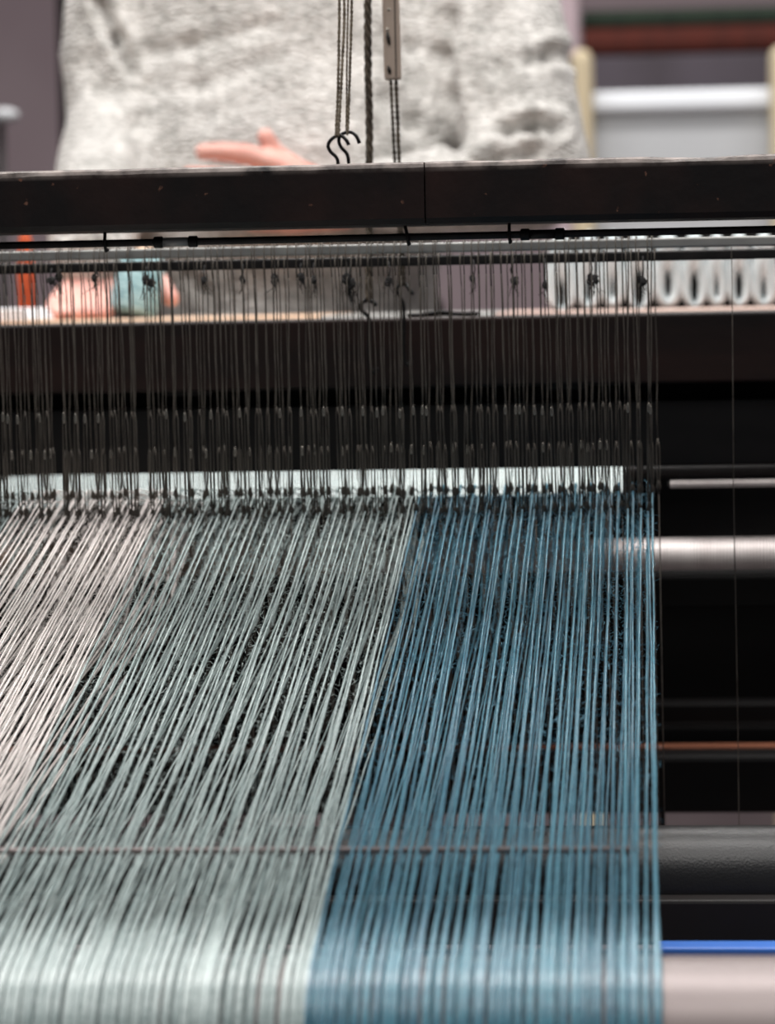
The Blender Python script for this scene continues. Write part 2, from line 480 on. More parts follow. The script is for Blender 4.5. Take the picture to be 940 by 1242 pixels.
# ================================================================== back roller, black roller, breast roller, lease rod
WS = R(14.05)
RR = 0.050
zh = Z(603, 0.0)
Yt = -0.672                                              # where the warp leaves the back roller
zt_ = zh + math.tan(WS) * Yt
YR, ZR = Yt + RR * math.sin(WS), zt_ - RR * math.cos(WS)
def roller(name, label, Y, z, r, mat, cat='roller', smoothr=0.012):
    t = thing(name, label, cat, (0, Y, z))
    L = XR - XL
    o = MB().lathe_x(XL + 0.02, [(0, r * 0.97), (0.002, r), (L - 0.042, r), (L - 0.04, r * 0.97)], 0, 0, 64).build('roller_body', mat, t, loc=(0, 0, 0))
    o.data.polygons.foreach_set('use_smooth', [len(p.vertices) == 4 for p in o.data.polygons])
    MB().tube([(XL - 0.02, 0, 0), (XR + 0.02, 0, 0)], smoothr, 16).build('axle', M['iron'], t, loc=(0, 0, 0))
    return t
roller('back_roller', 'satin pinkish grey roller that the wool warp passes over, nearest the viewer', YR, ZR, RR - 0.0012, M['roller'])
Yk = -0.27
rk = 0.034
roller('black_roller', 'black leathery roller under the warp, above the blue bar', Yk, Z(1002, Yk, 870) - rk, rk, M['leather'])
Ym = 0.345
rm_ = 0.0170
roller('breast_roller', 'bright pinkish steel roller seen through the reed wires', Ym, Z(678, Ym, 870), rm_, M['steel'], smoothr=0.006)
br = bpy.data.objects['breast_roller']
o = MB().lathe_x(P(-80, 680, Ym).x, [(0, rm_ + .0006), (0.001, rm_ + .0012), (P(455, 680, Ym).x - P(-80, 680, Ym).x, rm_ + .0012)], 0, 0, 48).build('cloth_wrapping', M['tan'], br, True, loc=(0, 0, 0))
o['label'] = 'tan wrapping on the left stretch of the roller'
Yl = -0.56
zl = zh + math.tan(WS) * Yl - 0.0035
Ylr = None
lo_, hi_ = -0.66, -0.2
for _ in range(40):                                       # the point of the warp plane seen at height 1023
    md = (lo_ + hi_) / 2
    q = zh + math.tan(WS) * md
    if q > Z(1023, md): hi_ = md
    else: lo_ = md
Ylr = (lo_ + hi_) / 2
lr = MB().tube([(XL, Ylr, zh + math.tan(WS) * Ylr - 0.0034), (P(775, 1021, Ylr).x, Ylr, zh + math.tan(WS) * Ylr - 0.0034)], 0.0017, 10).build('lease_rod', M['roller'], smooth=True)
tag(lr, 'thin shiny lease rod lying crosswise through the warp above the near roller', 'rod')

# ================================================================== warp
def yarn_mesh(name, hY, hz, fY, fz, seed, mat, layer):
    """one two-ply strand in its own plane; origin on the roller's axis"""
    rnd = random.Random(seed)
    # tangent from the roller to the heddle eye
    dy, dz = hY - YR, hz - ZR
    Ld = math.hypot(dy, dz)
    rr = RR + layer
    base = math.atan2(dz, dy); al = math.acos(rr / Ld)
    ta = base + al
    pts = []
    a0 = R(212)
    nA = 26
    for i in range(nA + 1):
        a = a0 + (ta - a0) * i / nA
        pts.append((rr * math.cos(a), rr * math.sin(a)))
    T = pts[-1]
    Ls = math.hypot(dy - T[0], dz - T[1])
    nS = int(Ls / 0.00075)
    for i in range(1, nS + 1):
        t = i / nS
        pts.append((T[0] + (dy - T[0]) * t, T[1] + (dz - T[1]) * t))
    ey, ez = fY - YR, fz - ZR
    nF = 16
    for i in range(1, nF + 1):
        t = i / nF
        pts.append((dy + (ey - dy) * t, dz + (ez - dz) * t))
    vs_, fs_ = [], []
    k = 6
    ph = rnd.random() * 6
    arc = 0.0
    ofs = rnd.random() * 100
    for i, (y, z) in enumerate(pts):
        if i: arc += math.hypot(y - pts[i - 1][0], z - pts[i - 1][1])
        q0 = pts[max(0, i - 1)]; q1 = pts[min(len(pts) - 1, i + 1)]
        ty, tz = q1[0] - q0[0], q1[1] - q0[1]
        l = math.hypot(ty, tz); ty /= l; tz /= l
        ny, nz_ = -tz, ty
        free = min(1.0, max(0.0, (arc - 0.12) / 0.1)) * (1.0 if i < nA + nS - 45 else 0.2)
        wx = noise.noise(Vector((arc * 9, ofs, 0))) * 0.0006 * free + noise.noise(Vector((arc * 60, ofs, 4))) * 0.00012
        wn = noise.noise(Vector((arc * 9, ofs, 9))) * 0.0007 * free
        tw = ph + arc / 0.0062 * 2 * math.pi
        onr = max(0.0, min(1.0, (0.150 - arc) / 0.05))
        flat = 1.0 + 1.9 * onr
        rad = (0.00066 + 0.00016 * onr) * (1 + 0.22 * noise.noise(Vector((arc * 120, ofs, 2))))
        for j in range(k):
            th = 2 * math.pi * j / k
            rl = rad * (0.84 + 0.40 * (1 - onr) * math.cos(2 * (th - tw)))
            cx_, cn = math.cos(th) * rl * flat + wx, math.sin(th) * rl * (1 - 0.5 * onr) + wn
            vs_.append((cx_, y + ny * cn, z + nz_ * cn))
    for i in range(len(pts) - 1):
        for j in range(k):
            fs_.append((i * k + j, i * k + (j + 1) % k, (i + 1) * k + (j + 1) % k, (i + 1) * k + j))
    me = bpy.data.meshes.new(name)
    me.from_pydata(vs_, [], fs_); me.update()
    me.polygons.foreach_set('use_smooth', [True] * len(me.polygons))
    me.materials.append(mat)
    return me

FELL_Y = 0.19
FELL_Z = Z(604, FELL_Y)
# eye of each of the six shafts: depth, height, and how far out it lies on the roller
SHAFTS = [(0.0, zh, 0.0008), (0.03, zh + math.tan(WS) * 0.022, 0.0008),
          (0.0, Z(655, 0.0), -0.0004), (0.03, Z(690, 0.03), -0.0004),
          (0.0, Z(748, 0.0), -0.0012), (0.03, Z(752, 0.03), -0.0012)]
bands = [
    ('warp_band', 'narrow band of sage wool warp at the far left edge, beside the white band', -70, 21, 'sage_yarn', 3.6),
    ('warp_band', 'white wool warp band between two sage bands, at left', 27, 198, 'white_yarn', 2.1),
    ('warp_band', 'broad sage grey wool warp band in the middle', 203, 505, 'sage_yarn', 2.9),
    ('warp_band', 'blue wool warp band at the right edge of the warp', 509, 791, 'blue_yarn', 2.95),
]
Lh = 0.0 - YR
for bi, (nm, lab, xa, xb, mk, pitch) in enumerate(bands):
    root = thing(nm, lab, 'warp', (0, YR, ZR), 'bands of warp wool')
    metas = {}
    for s, (hy, hz, lay) in enumerate(SHAFTS):
        for v in range(2):
            metas[(s, v)] = yarn_mesh('yarn', hy, hz, FELL_Y, FELL_Z + 0.0004 * s, bi * 100 + s * 7 + v, M[mk], lay)
    X0, X1 = P(xa, 605, 0).x, P(xb, 605, 0).x
    n = int((xb - xa) / pitch)
    rnd = random.Random(bi + 40)
    placed = []
    gc = [X0]
    while gc[-1] < X1: gc.append(gc[-1] + rnd.uniform(0.0030, 0.0062))
    gc[-1] = X1
    for i in range(n):
        s = (0, 4, 2, 1, 5, 3)[i % 6]
        x = X0 + (X1 - X0) * (i + 0.5) / n + rnd.uniform(-1, 1) * 0.0011
        if i in (0, n - 1): s = 0; x = X0 if i == 0 else X1
        xr = x + rnd.uniform(-1, 1) * 0.0006
        xh = x + rnd.gauss(0, 1) * 0.0005
        g = min(gc, key=lambda c: abs(c - x))
        xr += (g - x) * 0.62
        if i in (0, n - 1): xr = xh = x
        o = link('yarn', metas[(s, rnd.randrange(2))], root, loc=(xr, 0, 0))
        o.rotation_euler = (0, 0, -math.atan2(xh - xr, Lh))
        placed.append((xr, xh, s))
    # loose hairs standing off the strands: past counting
    fz = MB()
    rnd = random.Random(bi + 90)
    nf = int((xb - xa) * 52)
    for _ in range(nf):
        xr, xh, s = rnd.choice(placed)
        if s > 1 and rnd.random() < 0.85: s = rnd.randrange(2)
        hy, hz, lay = SHAFTS[s]
        t = rnd.random() ** 0.75
        y0 = (Yt + 0.03 - YR) + (hy - Yt - 0.03) * t
        ttop = (YR + y0 - Yt) / (hy - Yt)
        z0 = (zt_ + (hz - zt_) * ttop) - ZR
        x0 = xr + (xh - xr) * t
        p = Vector((x0, y0, z0))
        d = Vector((rnd.gauss(0, 1), rnd.gauss(0, 0.9), rnd.gauss(0.45, 0.6))).normalized()
        L = rnd.uniform(0.0015, 0.0055)
        cv = Vector((rnd.gauss(0, 1), rnd.gauss(0, 1), rnd.gauss(0, 1))) * 0.7
        w = Vector((rnd.gauss(0, 1), 0, rnd.gauss(0, 1))).normalized() * 0.00009
        o_ = len(fz.v)
        for q in range(4):
            c_ = p + d * L * q / 3
            fz.v += [tuple(c_ - w), tuple(c_ + w)]
            d = (d + cv * 0.35).normalized()
        for q in range(3):
            fz.f.append((o_ + 2 * q, o_ + 2 * q + 1, o_ + 2 * q + 3, o_ + 2 * q + 2))
    me = bpy.data.meshes.new('loose_fibres'); me.from_pydata(fz.v, [], fz.f); me.materials.append(M[mk.replace('yarn', 'fibre')])
    o = link('loose_fibres', me, root, loc=(0, 0, 0)); o['kind'] = 'stuff'

# cloth already woven, beyond the reed
mb = MB()
xa, xb = P(-60, 590, FELL_Y).x, P(755, 590, FELL_Y).x
ny_, nx_ = 26, 60
for j in range(ny_ + 1):
    for i in range(nx_ + 1):
        t = j / ny_
        y = FELL_Y - 0.002 + t * (0.40 - FELL_Y)
        z = FELL_Z + (Z(566, 0.40) - FELL_Z) * t + (xa + (xb - xa) * i / nx_ - P(470, 570, .4).x) * 0.012
        mb.v.append((xa + (xb - xa) * i / nx_, y, z + noise.noise(Vector((i * .2, j * .3, 0))) * 0.0008))
for j in range(ny_):
    for i in range(nx_):
        a = j * (nx_ + 1) + i
        mb.f.append((a, a + 1, a + nx_ + 2, a + nx_ + 1))
cl = mb.build('woven_cloth', M['cloth'], smooth=True)
sd = cl.modifiers.new('t', 'SOLIDIFY'); sd.thickness = 0.0012
tag(cl, 'pale woven cloth beyond the heddles under the dark batten', 'cloth')

tr_ = MB().tube([(XL, 0.403, Z(566, 0.40) - 0.006), (XR, 0.403, Z(566, 0.40) - 0.006)], 0.0055, 16).build('cloth_bar', M['iron'], smooth=True)
tag(tr_, 'dark round bar that the woven cloth runs over, behind the batten', 'bar')

# ================================================================== heald shafts with their heddles
def heddle_mesh(name, ztop, zring, zeye, zlow, seed, mat, rt=0.00038, rb=0.00042):
    rnd = random.Random(seed)
    mb = MB()
    w = lambda z: noise.noise(Vector((z * 22, seed, 0))) * 0.0012
    # loop over the shaft bar
    mb.tube([(0.0012, 0.006, ztop - 0.001), (0.0008, 0.004, ztop + 0.0042), (0, -0.003, ztop + 0.0046), (0, -0.0055, ztop), (0, -0.0055, ztop - 0.008), (0, -0.001, ztop - 0.018)], rt, 5)
    zz = [ztop - 0.018 + (zring - ztop + 0.018) * i / 8 for i in range(9)]
    mb.tube([(w(z) * min(1, i, 8 - i), -0.001 + 0.001 * i / 8, z) for i, z in enumerate(zz)], [rt * (1.25 if i < 2 else 1.0) for i in range(9)], 5)
    # the middle loop: two legs from ring to eye
    for s in (-1, 1):
        mb.tube([(0, 0, zring), (s * 0.0010, 0, zring - 0.006), (s * 0.0011, 0, (zring + zeye) / 2), (s * 0.0011, 0, zeye + 0.012), (s * 0.0007, 0, zeye + 0.004), (s * 0.0016, 0, zeye), (0, 0, zeye - 0.005)], rb, 5)
    mb.tube([(0, 0, zeye - 0.005), (w(1), 0, (zeye + zlow) / 2), (0, 0, zlow)], rt, 5)
    mb.ellipsoid((0, 0, zeye + 0.001), 0.0013, 0.0009, 0.0032, None, 8, 6)
    return mb.mesh(name, mat, True)
def ring_mesh(zr):
    return MB().torus((0, -0.0006, zr - 0.004), (1, 0, 0), (0, 0, 1), 0.0005, 0.0028, 0.00035, 12, 5).mesh('eyelet', M['wire'], True)

shaft_specs = [
    ('heald_shaft', 'pale metal heald shaft bar hung with dark cord heddles, just under the rod', -0.030, 295.5, 307.5, M['alu'], 495, 0, 31, 0.008),
    ('heald_shaft', 'black heald shaft bar with knotted dark cord heddles, lowest of the thin bars', 0.012, 311, 323, M['iron'], 540, 1, 32, 0.009),
]
knots = [62, 71, 115, 178, 184, 248, 294, 333, 365, 381, 420, 426, 471, 574, 624, 661, 716, 722, 780]
for nm, lab, Y, ya, yb_, mt, yring, si, sd_, dep in shaft_specs:
    zc = Z((ya + yb_) / 2, Y); hh = S(Y) * (yb_ - ya) / 2
    t = thing(nm, lab, 'heald shaft', (0, Y, zc))
    MB().box(XL + 0.03, XR - 0.03, -dep / 2 + 0.003, dep / 2 + 0.003, -hh, hh, 0.0012).build('shaft_bar', mt, t, loc=(0, 0, 0))
    zlow = 0.55
    MB().box(XL + 0.03, XR - 0.03, -0.004, 0.004, zlow - zc - 0.008, zlow - zc + 0.002, 0.001).build('lower_bar', M['iron'], t, loc=(0, 0, 0))
    zr = Z(yring, Y) - zc
    zr2 = zr
    ze = zh - zc + Y * math.tan(WS)
    zes = (ze, ze - 0.001, ze - 0.002, ze + 0.001)
    hm = [(heddle_mesh('heddle', 0.0, zr + 0.0007 * k, zes[k], zlow - zc, sd_ + k, M['cord']), ring_mesh(zr + 0.0007 * k)) for k in range(4)]
    rnd = random.Random(sd_)
    n = 90
    for i in range(n):
        px = -30 + 828 * (i + 0.5) / n + rnd.gauss(0, 2.8)
        px = min(px, 805)
        x = P(px, 450, Y).x
        me, rg = rnd.choice(hm)
        h = link('heddle', me, t, loc=(x, rnd.uniform(-0.0015, 0.001), 0)); h.rotation_euler = (0, rnd.gauss(-0.004, 0.008), 0)
        if rnd.random() < 0.4:
            e = link('eyelet', rg, h, loc=(0, 0, 0))
    if si == 1:
        rnd = random.Random(5)
        for px in knots:
            p = P(px, 339 + rnd.uniform(-4, 5), Y - 0.005)
            big = px in (420, 426)
            kb = MB()
            r = rnd.uniform(0.0013, 0.0021) * (1.25 if big else 1)
            for q in range(4):
                kb.torus((rnd.gauss(0, .0005), rnd.gauss(0, .0004), rnd.gauss(0, .0010)), Vector((1, rnd.gauss(0, .5), rnd.gauss(0, .6))).normalized(),
                         Vector((rnd.gauss(0, .5), .6, 1)).normalized(), r, r * 1.25, 0.00065, 10, 5)
            kb.ellipsoid((0, 0, 0), r * 0.8, r * 0.8, r * 1.5, None, 8, 6)
            for q in range(14 if big else 4):
                a = Vector((rnd.gauss(0, .002 if big else .0008), rnd.uniform(-.001, .001), 0))
                kb.tube([a, a + Vector((rnd.gauss(0, .0013), 0, -0.005)), a + Vector((rnd.gauss(0, .003), 0, -rnd.uniform(0.008, 0.024 if big else 0.013)))], [0.0004, 0.0003, 0.0002], 4)
            kb.tube([(0, 0, 0), (rnd.gauss(0, .001), 0.001, (zc - p.z) * 0.5), (0, 0.003, zc - p.z)], 0.00055, 5)
            kb.build('knot', M['knot'], t, True, loc=(p.x, p.y - Y, p.z - zc))

# a lone wire hanging clear of the warp at right
pa, pb = P(887, 300, -0.01), P(892, 853, 0.36)
lw = MB().tube([(pa.x, -0.012, pa.z + 0.004), (pa.x + .0004, -0.006, Z(340, -0.006, 888)), (pa.x, -0.004, Z(600, -0.004, 889)), (pa.x + 0.0012, 0.0, Z(880, 0.0, 892)), (pa.x + 0.0012, 0.0, 0.5)], 0.0003, 6).build('heddle_wire', M['cord'])
tag(lw, 'single thin wire hanging alone right of the warp, clear of the other heddles', 'wire')

# ================================================================== suspension rod under the beam
Yq = -0.135
zq = Z(288, Yq)
sr = thing('suspension_rod', 'thin black rod with collars hooked close under the worn top beam', 'rod', (0, Yq, zq))
MB().tube([(XL, 0, 0), (XR, 0, 0)], 0.0024, 12).build('rod', M['iron'], sr, True, loc=(0, 0, 0))
for px in (192, 234, 637, 679):
    x = P(px, 288, Yq).x
    MB().lathe_x(x - 0.003, [(0, 0.003), (0.0006, 0.0037), (0.0054, 0.0037), (0.006, 0.003)], 0, 0, 20).build('collar', M['black'], sr, loc=(0, 0, 0))
for a, b_ in ((197, 229), (642, 674)):
    MB().tube([(P(a, 288, Yq).x, 0, 0), (P(b_, 288, Yq).x, 0, 0)], 0.0029, 16).build('sleeve', M['alu'] if a < 300 else M['iron'], sr, True, loc=(0, 0, 0))
for px in (128, 495, 618):
    x = P(px, 288, Yq).x
    top = zb - zq
    lean = 0.0025 if px == 495 else 0.0
    MB().tube([(x - lean, -0.001, top + 0.004), (x - lean * .4, -0.002, 0.004), (x, -0.0042, 0.0), (x + 0.0004, -0.002, -0.0048), (x + 0.0006, 0.003, -0.004)], 0.0011, 8).build('wire_hook', M['iron'], sr, True, loc=(0, 0, 0))

# ================================================================== batten (swinging beater) with its reed
Yp = 0.12
bt = thing('batten', 'dark red brown batten planks behind the heddles, worn along the top edge', 'batten', (0, Yp, Z(430, Yp)))
MB().box(XL + 0.03, XR - 0.03, Yp, Yp + 0.06, Z(471, Yp), Z(385.5, Yp), 0.0025, 3).build('hand_rail', M['plank'], bt)
MB().box(XL + 0.03, XR - 0.03, Yp + 0.025, Yp + 0.05, Z(492, Yp + .025), Z(469, Yp + .025), 0.001).build('groove_shade_strip', M['void'], bt)  # black strip paints the shadow in the gap between the planks
MB().box(XL + 0.03, XR - 0.03, Yp + 0.012, Yp + 0.05, Z(570, Yp + .012), Z(491, Yp + .012), 0.0015).build('reed_cap', M['black'], bt)
MB().box(XL + 0.03, XR - 0.03, Yp + 0.012, Yp + 0.07, Z(742, Yp + .012), Z(704, Yp + .012), 0.002).build('sley_board', M['void'], bt)
for x in (XL + 0.035, XR - 0.045):
    MB().box(x, x + 0.014, Yp + 0.02, Yp + 0.05, 0.2, Z(390, Yp), 0.002).build('sword', M['plank'], bt)
MB().box(P(195, 474, Yp).x, P(250, 474, Yp).x, Yp + 0.018, Yp + 0.03, Z(481, Yp, 220), Z(475, Yp, 220), 0.001).build('plate', M['iron'], bt)
MB().box(P(660, 468, Yp).x, P(708, 468, Yp).x, Yp + 0.018, Yp + 0.03, Z(473, Yp, 690), Z(467, Yp, 690), 0.001).build('plate', M['iron'], bt)

Yd = 0.155
zr0, zr1 = Z(716, Yd), Z(555, Yd)
rd = thing('reed', 'fine reed of thin upright wires under the batten, bare to the right of the warp', 'reed', (0, Yd, zr0))
xs0, xs1 = P(-40, 600, Yd).x, P(990, 600, Yd).x
dent = MB().box(-0.0004, 0.0004, -0.0015, 0.0015, 0, zr1 - zr0).mesh('reed_wire', M['iron'])
nd = 262
for i in range(nd):
    link('reed_wire', dent, rd, loc=(xs0 + (xs1 - xs0) * i / (nd - 1), 0, 0))
for z in (0.0, zr1 - zr0):
    MB().box(xs0 - 0.01, xs1 + 0.01, -0.006, 0.006, z - 0.006, z + 0.006, 0.001).build('reed_rib', M['void'], rd, loc=(0, 0, 0))

# steel guide rail right of the cloth, and a second edge above it
a = P(812, 586, 0.34); b_ = P(1010, 586, 0.34)
gr = MB().box(a.x, XR, 0.335, 0.347, Z(590, .34, 870), Z(583.5, .34, 870), 0.0008).build('guide_rail', M['steel'])
tag(gr, 'narrow bright steel guide rail behind the reed, right of the cloth', 'rail')
MBx = MB().box(P(880, 560, .42).x, XR, 0.40, 0.41, Z(564, .40, 900), Z(560.5, .40, 900), 0.0006).build('guide_rail', M['pinkwood'])
tag(MBx, 'thin pinkish strip directly above the bright steel guide rail', 'rail')

# ================================================================== breast beam
YB0, YB1 = 0.42, 0.74
bb = thing('breast_beam', 'breast beam shelf of tan and pinkish boards behind the batten', 'breast beam', (0, YB0, Z(380, YB0)))
zB = Z(381.5, YB0)
x1, x2 = P(387, 382, YB0).x, P(600, 380, YB0).x
for (a, b_, mk, lb) in ((XL, x1, 'tan', 'tan board, at left'), (x1 + 0.0005, x2, 'alu', 'dull metal plate, in the middle'), (x2 + 0.0005, XR + 0.02, 'pinkwood', 'pale pinkish board, at right')):
    o = MB().box(a, b_, YB0, YB1, zB - 0.022, zB, 0.0015).build('board', M[mk], bb); o['label'] = lb
MB().box(XL, XR, YB0 + 0.02, YB0 + 0.06, zB - 0.10, zB - 0.022).build('apron', M['void'], bb)

# black cord and hooks on the rail
Yh = 0.07
def hook(name, label, pts, Y, r, extra=None):
    t = MB()
    pp = []
    for q in pts:
        x, y = q[0], q[1]
        pp.append(P(x, y, Y) + Vector((0, q[2] if len(q) > 2 else 0, 0)))
    # Catmull-Rom through the points
    out = []
    for i in range(len(pp) - 1):
        a0, a1, a2, a3 = pp[max(0, i - 1)], pp[i], pp[i + 1], pp[min(len(pp) - 1, i + 2)]
        for k in range(5):
            u = k / 5
            out.append(0.5 * ((2 * a1) + (a2 - a0) * u + (2 * a0 - 5 * a1 + 4 * a2 - a3) * u * u + (3 * a1 - a0 - 3 * a2 + a3) * u ** 3))
    out.append(pp[-1])
    t.tube(out, r, 10)
    o = t.build(name, M['black'], None, True)
    return tag(o, label, 'hook', 'black wire hooks')
Yr = -0.055                                                # ropes hang behind the beam
hook('wire_hook', 'black wire hook below the left twine, left one of the close pair', [(423, 176), (420, 170), (412, 164, .002), (403, 168), (398, 176), (401, 184), (408, 191), (410, 200), (409, 225), (404, 236), (396, 232)], Yr - 0.004, 0.0012)
hook('wire_hook', 'black wire hook below the right twine, right one of the close pair', [(436, 174), (432, 165), (424, 160, .002), (414, 163), (411, 171), (414, 179), (421, 187), (423, 200), (423, 228), (418, 240), (410, 236)], Yr, 0.0012)
hook('wire_hook', 'black wire hook at the foot of the thick dark rope, above the batten', [(457, 371), (452, 366), (446, 364, .002), (440, 366), (437, 372), (440, 378), (447, 385), (448, 400), (448, 440), (452, 452), (458, 446)], Yh, 0.0014)
hook('wire_hook', 'black wire hook at the foot of the double cord, bent sideways above the batten', [(502, 357), (497, 352), (492, 345, .002), (485, 346), (481, 351), (485, 360), (489, 368), (490, 381), (490, 430), (494, 442), (500, 438)], Yh + 0.012, 0.0013)

def rope(name, label, cat, pts, Y, r, mat, strands=2, twist=0.011, parent=None, seed=1, group=None):
    """laid rope: strands winding about each other along a path"""
    pp = [P(x, y, Y) for x, y in pts]
    L = sum((pp[i + 1] - pp[i]).length for i in range(len(pp) - 1))
    n = max(20, int(L / 0.0014))
    mb = MB()
    path = []
    seg = 0; acc = 0
    for i in range(n + 1):
        s = L * i / n
        a = 0
        for k in range(len(pp) - 1):
            l = (pp[k + 1] - pp[k]).length
            if s <= a + l + 1e-9 or k == len(pp) - 2:
                path.append((pp[k].lerp(pp[k + 1], min(1, (s - a) / l)), s)); break
            a += l
    for st in range(strands):
        ph = 2 * math.pi * st / strands
        out, rr = [], []
        for p, s in path:
            an = ph + s / twist * 2 * math.pi
            k = r * 0.5
            j = noise.noise(Vector((s * 70, seed, st))) * r * 0.22
            out.append(p + Vector((math.cos(an) * k + j, math.sin(an) * k, 0)))
            rr.append(r * 0.62 * (1 + 0.2 * noise.noise(Vector((s * 200, seed, st)))))
        mb.tube(out, rr, 6)
    o = mb.build(name, mat, parent, True)
    if label: tag(o, label, cat, group)
    return o
tw = thing('twine', 'left loop of grey brown twine holding the left wire hook', 'twine', P(408, 100, Yr - .004), 'cords hanging behind the beam')
rope('strand', None, None, [(415, -1180), (411.5, 30), (410, 110), (407.5, 166)], Yr - 0.004, 0.00105, M['rope'], 2, 0.006, tw, 2)
rope('strand', None, None, [(420.5, -1180), (417.5, 30), (413.5, 110), (410.5, 165)], Yr - 0.005, 0.00105, M['rope'], 2, 0.006, tw, 3)
tw = thing('twine', 'right strand of grey brown twine holding the right wire hook', 'twine', P(424, 100, Yr), 'cords hanging behind the beam')
rope('strand', None, None, [(430, -1180), (426.5, 20), (424, 100), (421.5, 164)], Yr, 0.0010, M['rope'], 2, 0.006, tw, 4)
rope('strand', None, None, [(423.5, -1180), (422, 10), (421, 60), (420, 163)], Yr + 0.003, 0.0007, M['rope'], 2, 0.006, tw, 5)
rope('rope', 'thick dark fraying rope hanging straight down behind the beam to a hook', 'rope', [(445.5, -1180), (446, 20), (446.5, 90), (448, 140), (448, 200), (448, 300), (447, 366)], Yh + 0.002, 0.0026, M['rope_dark'], 3, 0.022, None, 6, 'cords hanging behind the beam')

# tensioner slat and its two cords
Ys = Yh + 0.012
sl = thing('cord_tensioner', 'taupe wooden cord tensioner slat with slots, hanging on a double cord', 'tensioner', P(475, 40, Ys))
pc = P(475, 40, Ys); px_ = S(Ys)
hw = 10.2 * px_
zl0 = P(476, 97, Ys).z; zl1 = P(473, -240, Ys).z
s_ = MB().box(-hw, hw, -0.003, 0.003, zl0 - pc.z, zl1 - pc.z, 0.0016, 3).build('slat', M['slat'], sl, loc=(0.0, 0, 0)); s_.rotation_euler = (0, R(-0.5), 0)
MB().box(hw * 0.42, hw * 0.55, -0.0034, -0.0025, zl0 - pc.z + 0.002, zl1 - pc.z).build('groove', M['hole'], sl, loc=(0, 0, 0))
for (x, y, h) in ((471.5, 47, 17), (472.5, 85, 10)):
    q = P(x, y, Ys) - pc
    mb = MB(); mb.tube([(q.x - 0.0007, -0.0033, q.z + h * px_ * 0.45), (q.x, -0.0040, q.z), (q.x + 0.0008, -0.0033, q.z - h * px_ * 0.45)], [0.0008, 0.0014, 0.0008], 8)
    mb.build('slot_cord', M['hole'], sl, True, loc=(0, 0, 0))
for (x, y) in ((472, 12), (470.5, 36)):
    q = P(x, y, Ys) - pc
    MB().ellipsoid((q.x, -0.003, q.z), 0.0012, 0.0008, 0.0010, None, 10, 6).build('stud', M['wire'], sl, True, loc=(0, 0, 0))
rope('cord', None, None, [(474, 94), (475.5, 130), (478.5, 190), (484, 280), (486, 346)], Ys - 0.001, 0.0012, M['rope_dark'], 2, 0.008, sl, 8)
rope('cord', None, None, [(480.5, 94), (481.5, 130), (484, 190), (487.5, 280), (490.5, 346)], Ys, 0.0014, M['rope_dark'], 2, 0.008, sl, 9)

rope('cord', None, None, [(468, -1130), (473, -236)], Ys, 0.0014, M['rope_dark'], 2, 0.008, sl, 10)
for ya_ in (-0.07, 0.06):
    MB().box(XL - 0.02, XR + 0.02, ya_, ya_ + 0.032, P(470, -1165, 0.0).z, P(470, -1165, 0.0).z + 0.04, 0.003).build('upper_rail', M['brown'], frame)

# loose black cord lying along the top of the batten
pts = [(494, 381.5), (510, 380.5), (522, 378.5), (533, 376.5), (543, 377.5), (552, 379.5), (568, 380), (575, 379)]
mb = MB(); zc_ = Z(385.5, Yp)
for off in (0, 1):
    path = []
    for i, (x, y) in enumerate(pts):
        q = P(x, y, Yp + 0.012)
        path.append((q.x + off * 0.003, Yp + 0.012 + off * 0.005, zc_ + 0.0012 + max(0, (381 - y)) * S(Yp) * (0.9 if off == 0 else 0.3)))
    mb.tube(path, 0.0013, 8)
o = mb.build('cord', M['black'], None, True)
tag(o, 'short black cord lying bunched along the top of the batten', 'cord')

# ================================================================== things on the breast beam
def skein(px, ypx, w, op, label, i):
    Y = 0.60
    zt0 = Z(279, Y, px); z0 = zB
    c = P(px, 330, Y)
    H = (zt0 - z0) / 2
    t = thing('yarn_skein', label, 'skein', (c.x, Y, z0), 'pale yarn skeins on the breast beam')
    mb = MB()
    rnd = random.Random(i)
    hw_ = w * S(Y) / 2; ow = op * 0.75 * S(Y) / 2
    rt_ = (hw_ - ow) / 2
    zo = Z(ypx, Y, px) - z0                       # height of the opening's middle
    n = 28
    # the loop: thick at the top, thin at the sides
    vs_ = []; k = 12
    for a_i in range(n):
        a = 2 * math.pi * a_i / n
        ca, sa = math.cos(a), math.sin(a)
        zi_ = zo + sa * (op * 0.0008 + 0.004)
        zo_ = 2 * H * 0.995 if sa > 0 else 0.0
        inner = Vector((ow * ca, 0, zi_))
        outer = Vector((hw_ * 1.16 * ca * (1.0 if abs(ca) > .1 else 1), 0, zo + sa * ((zo_ - zo) if sa > 0 else zo)))
        mid = (inner + outer) / 2; e = (outer - inner) / 2
        for j in range(k):
            th = 2 * math.pi * j / k
            wob = 1 + 0.06 * math.sin(5 * th + a_i * 1.3)
            vs_.append(mid + e * math.cos(th) * wob + Vector((0, 0.012 * math.sin(th) * wob, 0)))
    fs_ = []
    for a_i in range(n):
        for j in range(k):
            fs_.append((a_i * k + j, a_i * k + (j + 1) % k, ((a_i + 1) % n) * k + (j + 1) % k, ((a_i + 1) % n) * k + j))
    mb.add(vs_, fs_)
    mb.build('loop', M['skein'], t, True, loc=(0, 0, 0))
    MB().torus((0, 0, 2 * H * 0.80), (1, 0, 0), (0, 1, 0), hw_ * 0.98, 0.0125, 0.0012, 16, 6).build('tie', M['skein'], t, True, loc=(0, 0, 0))
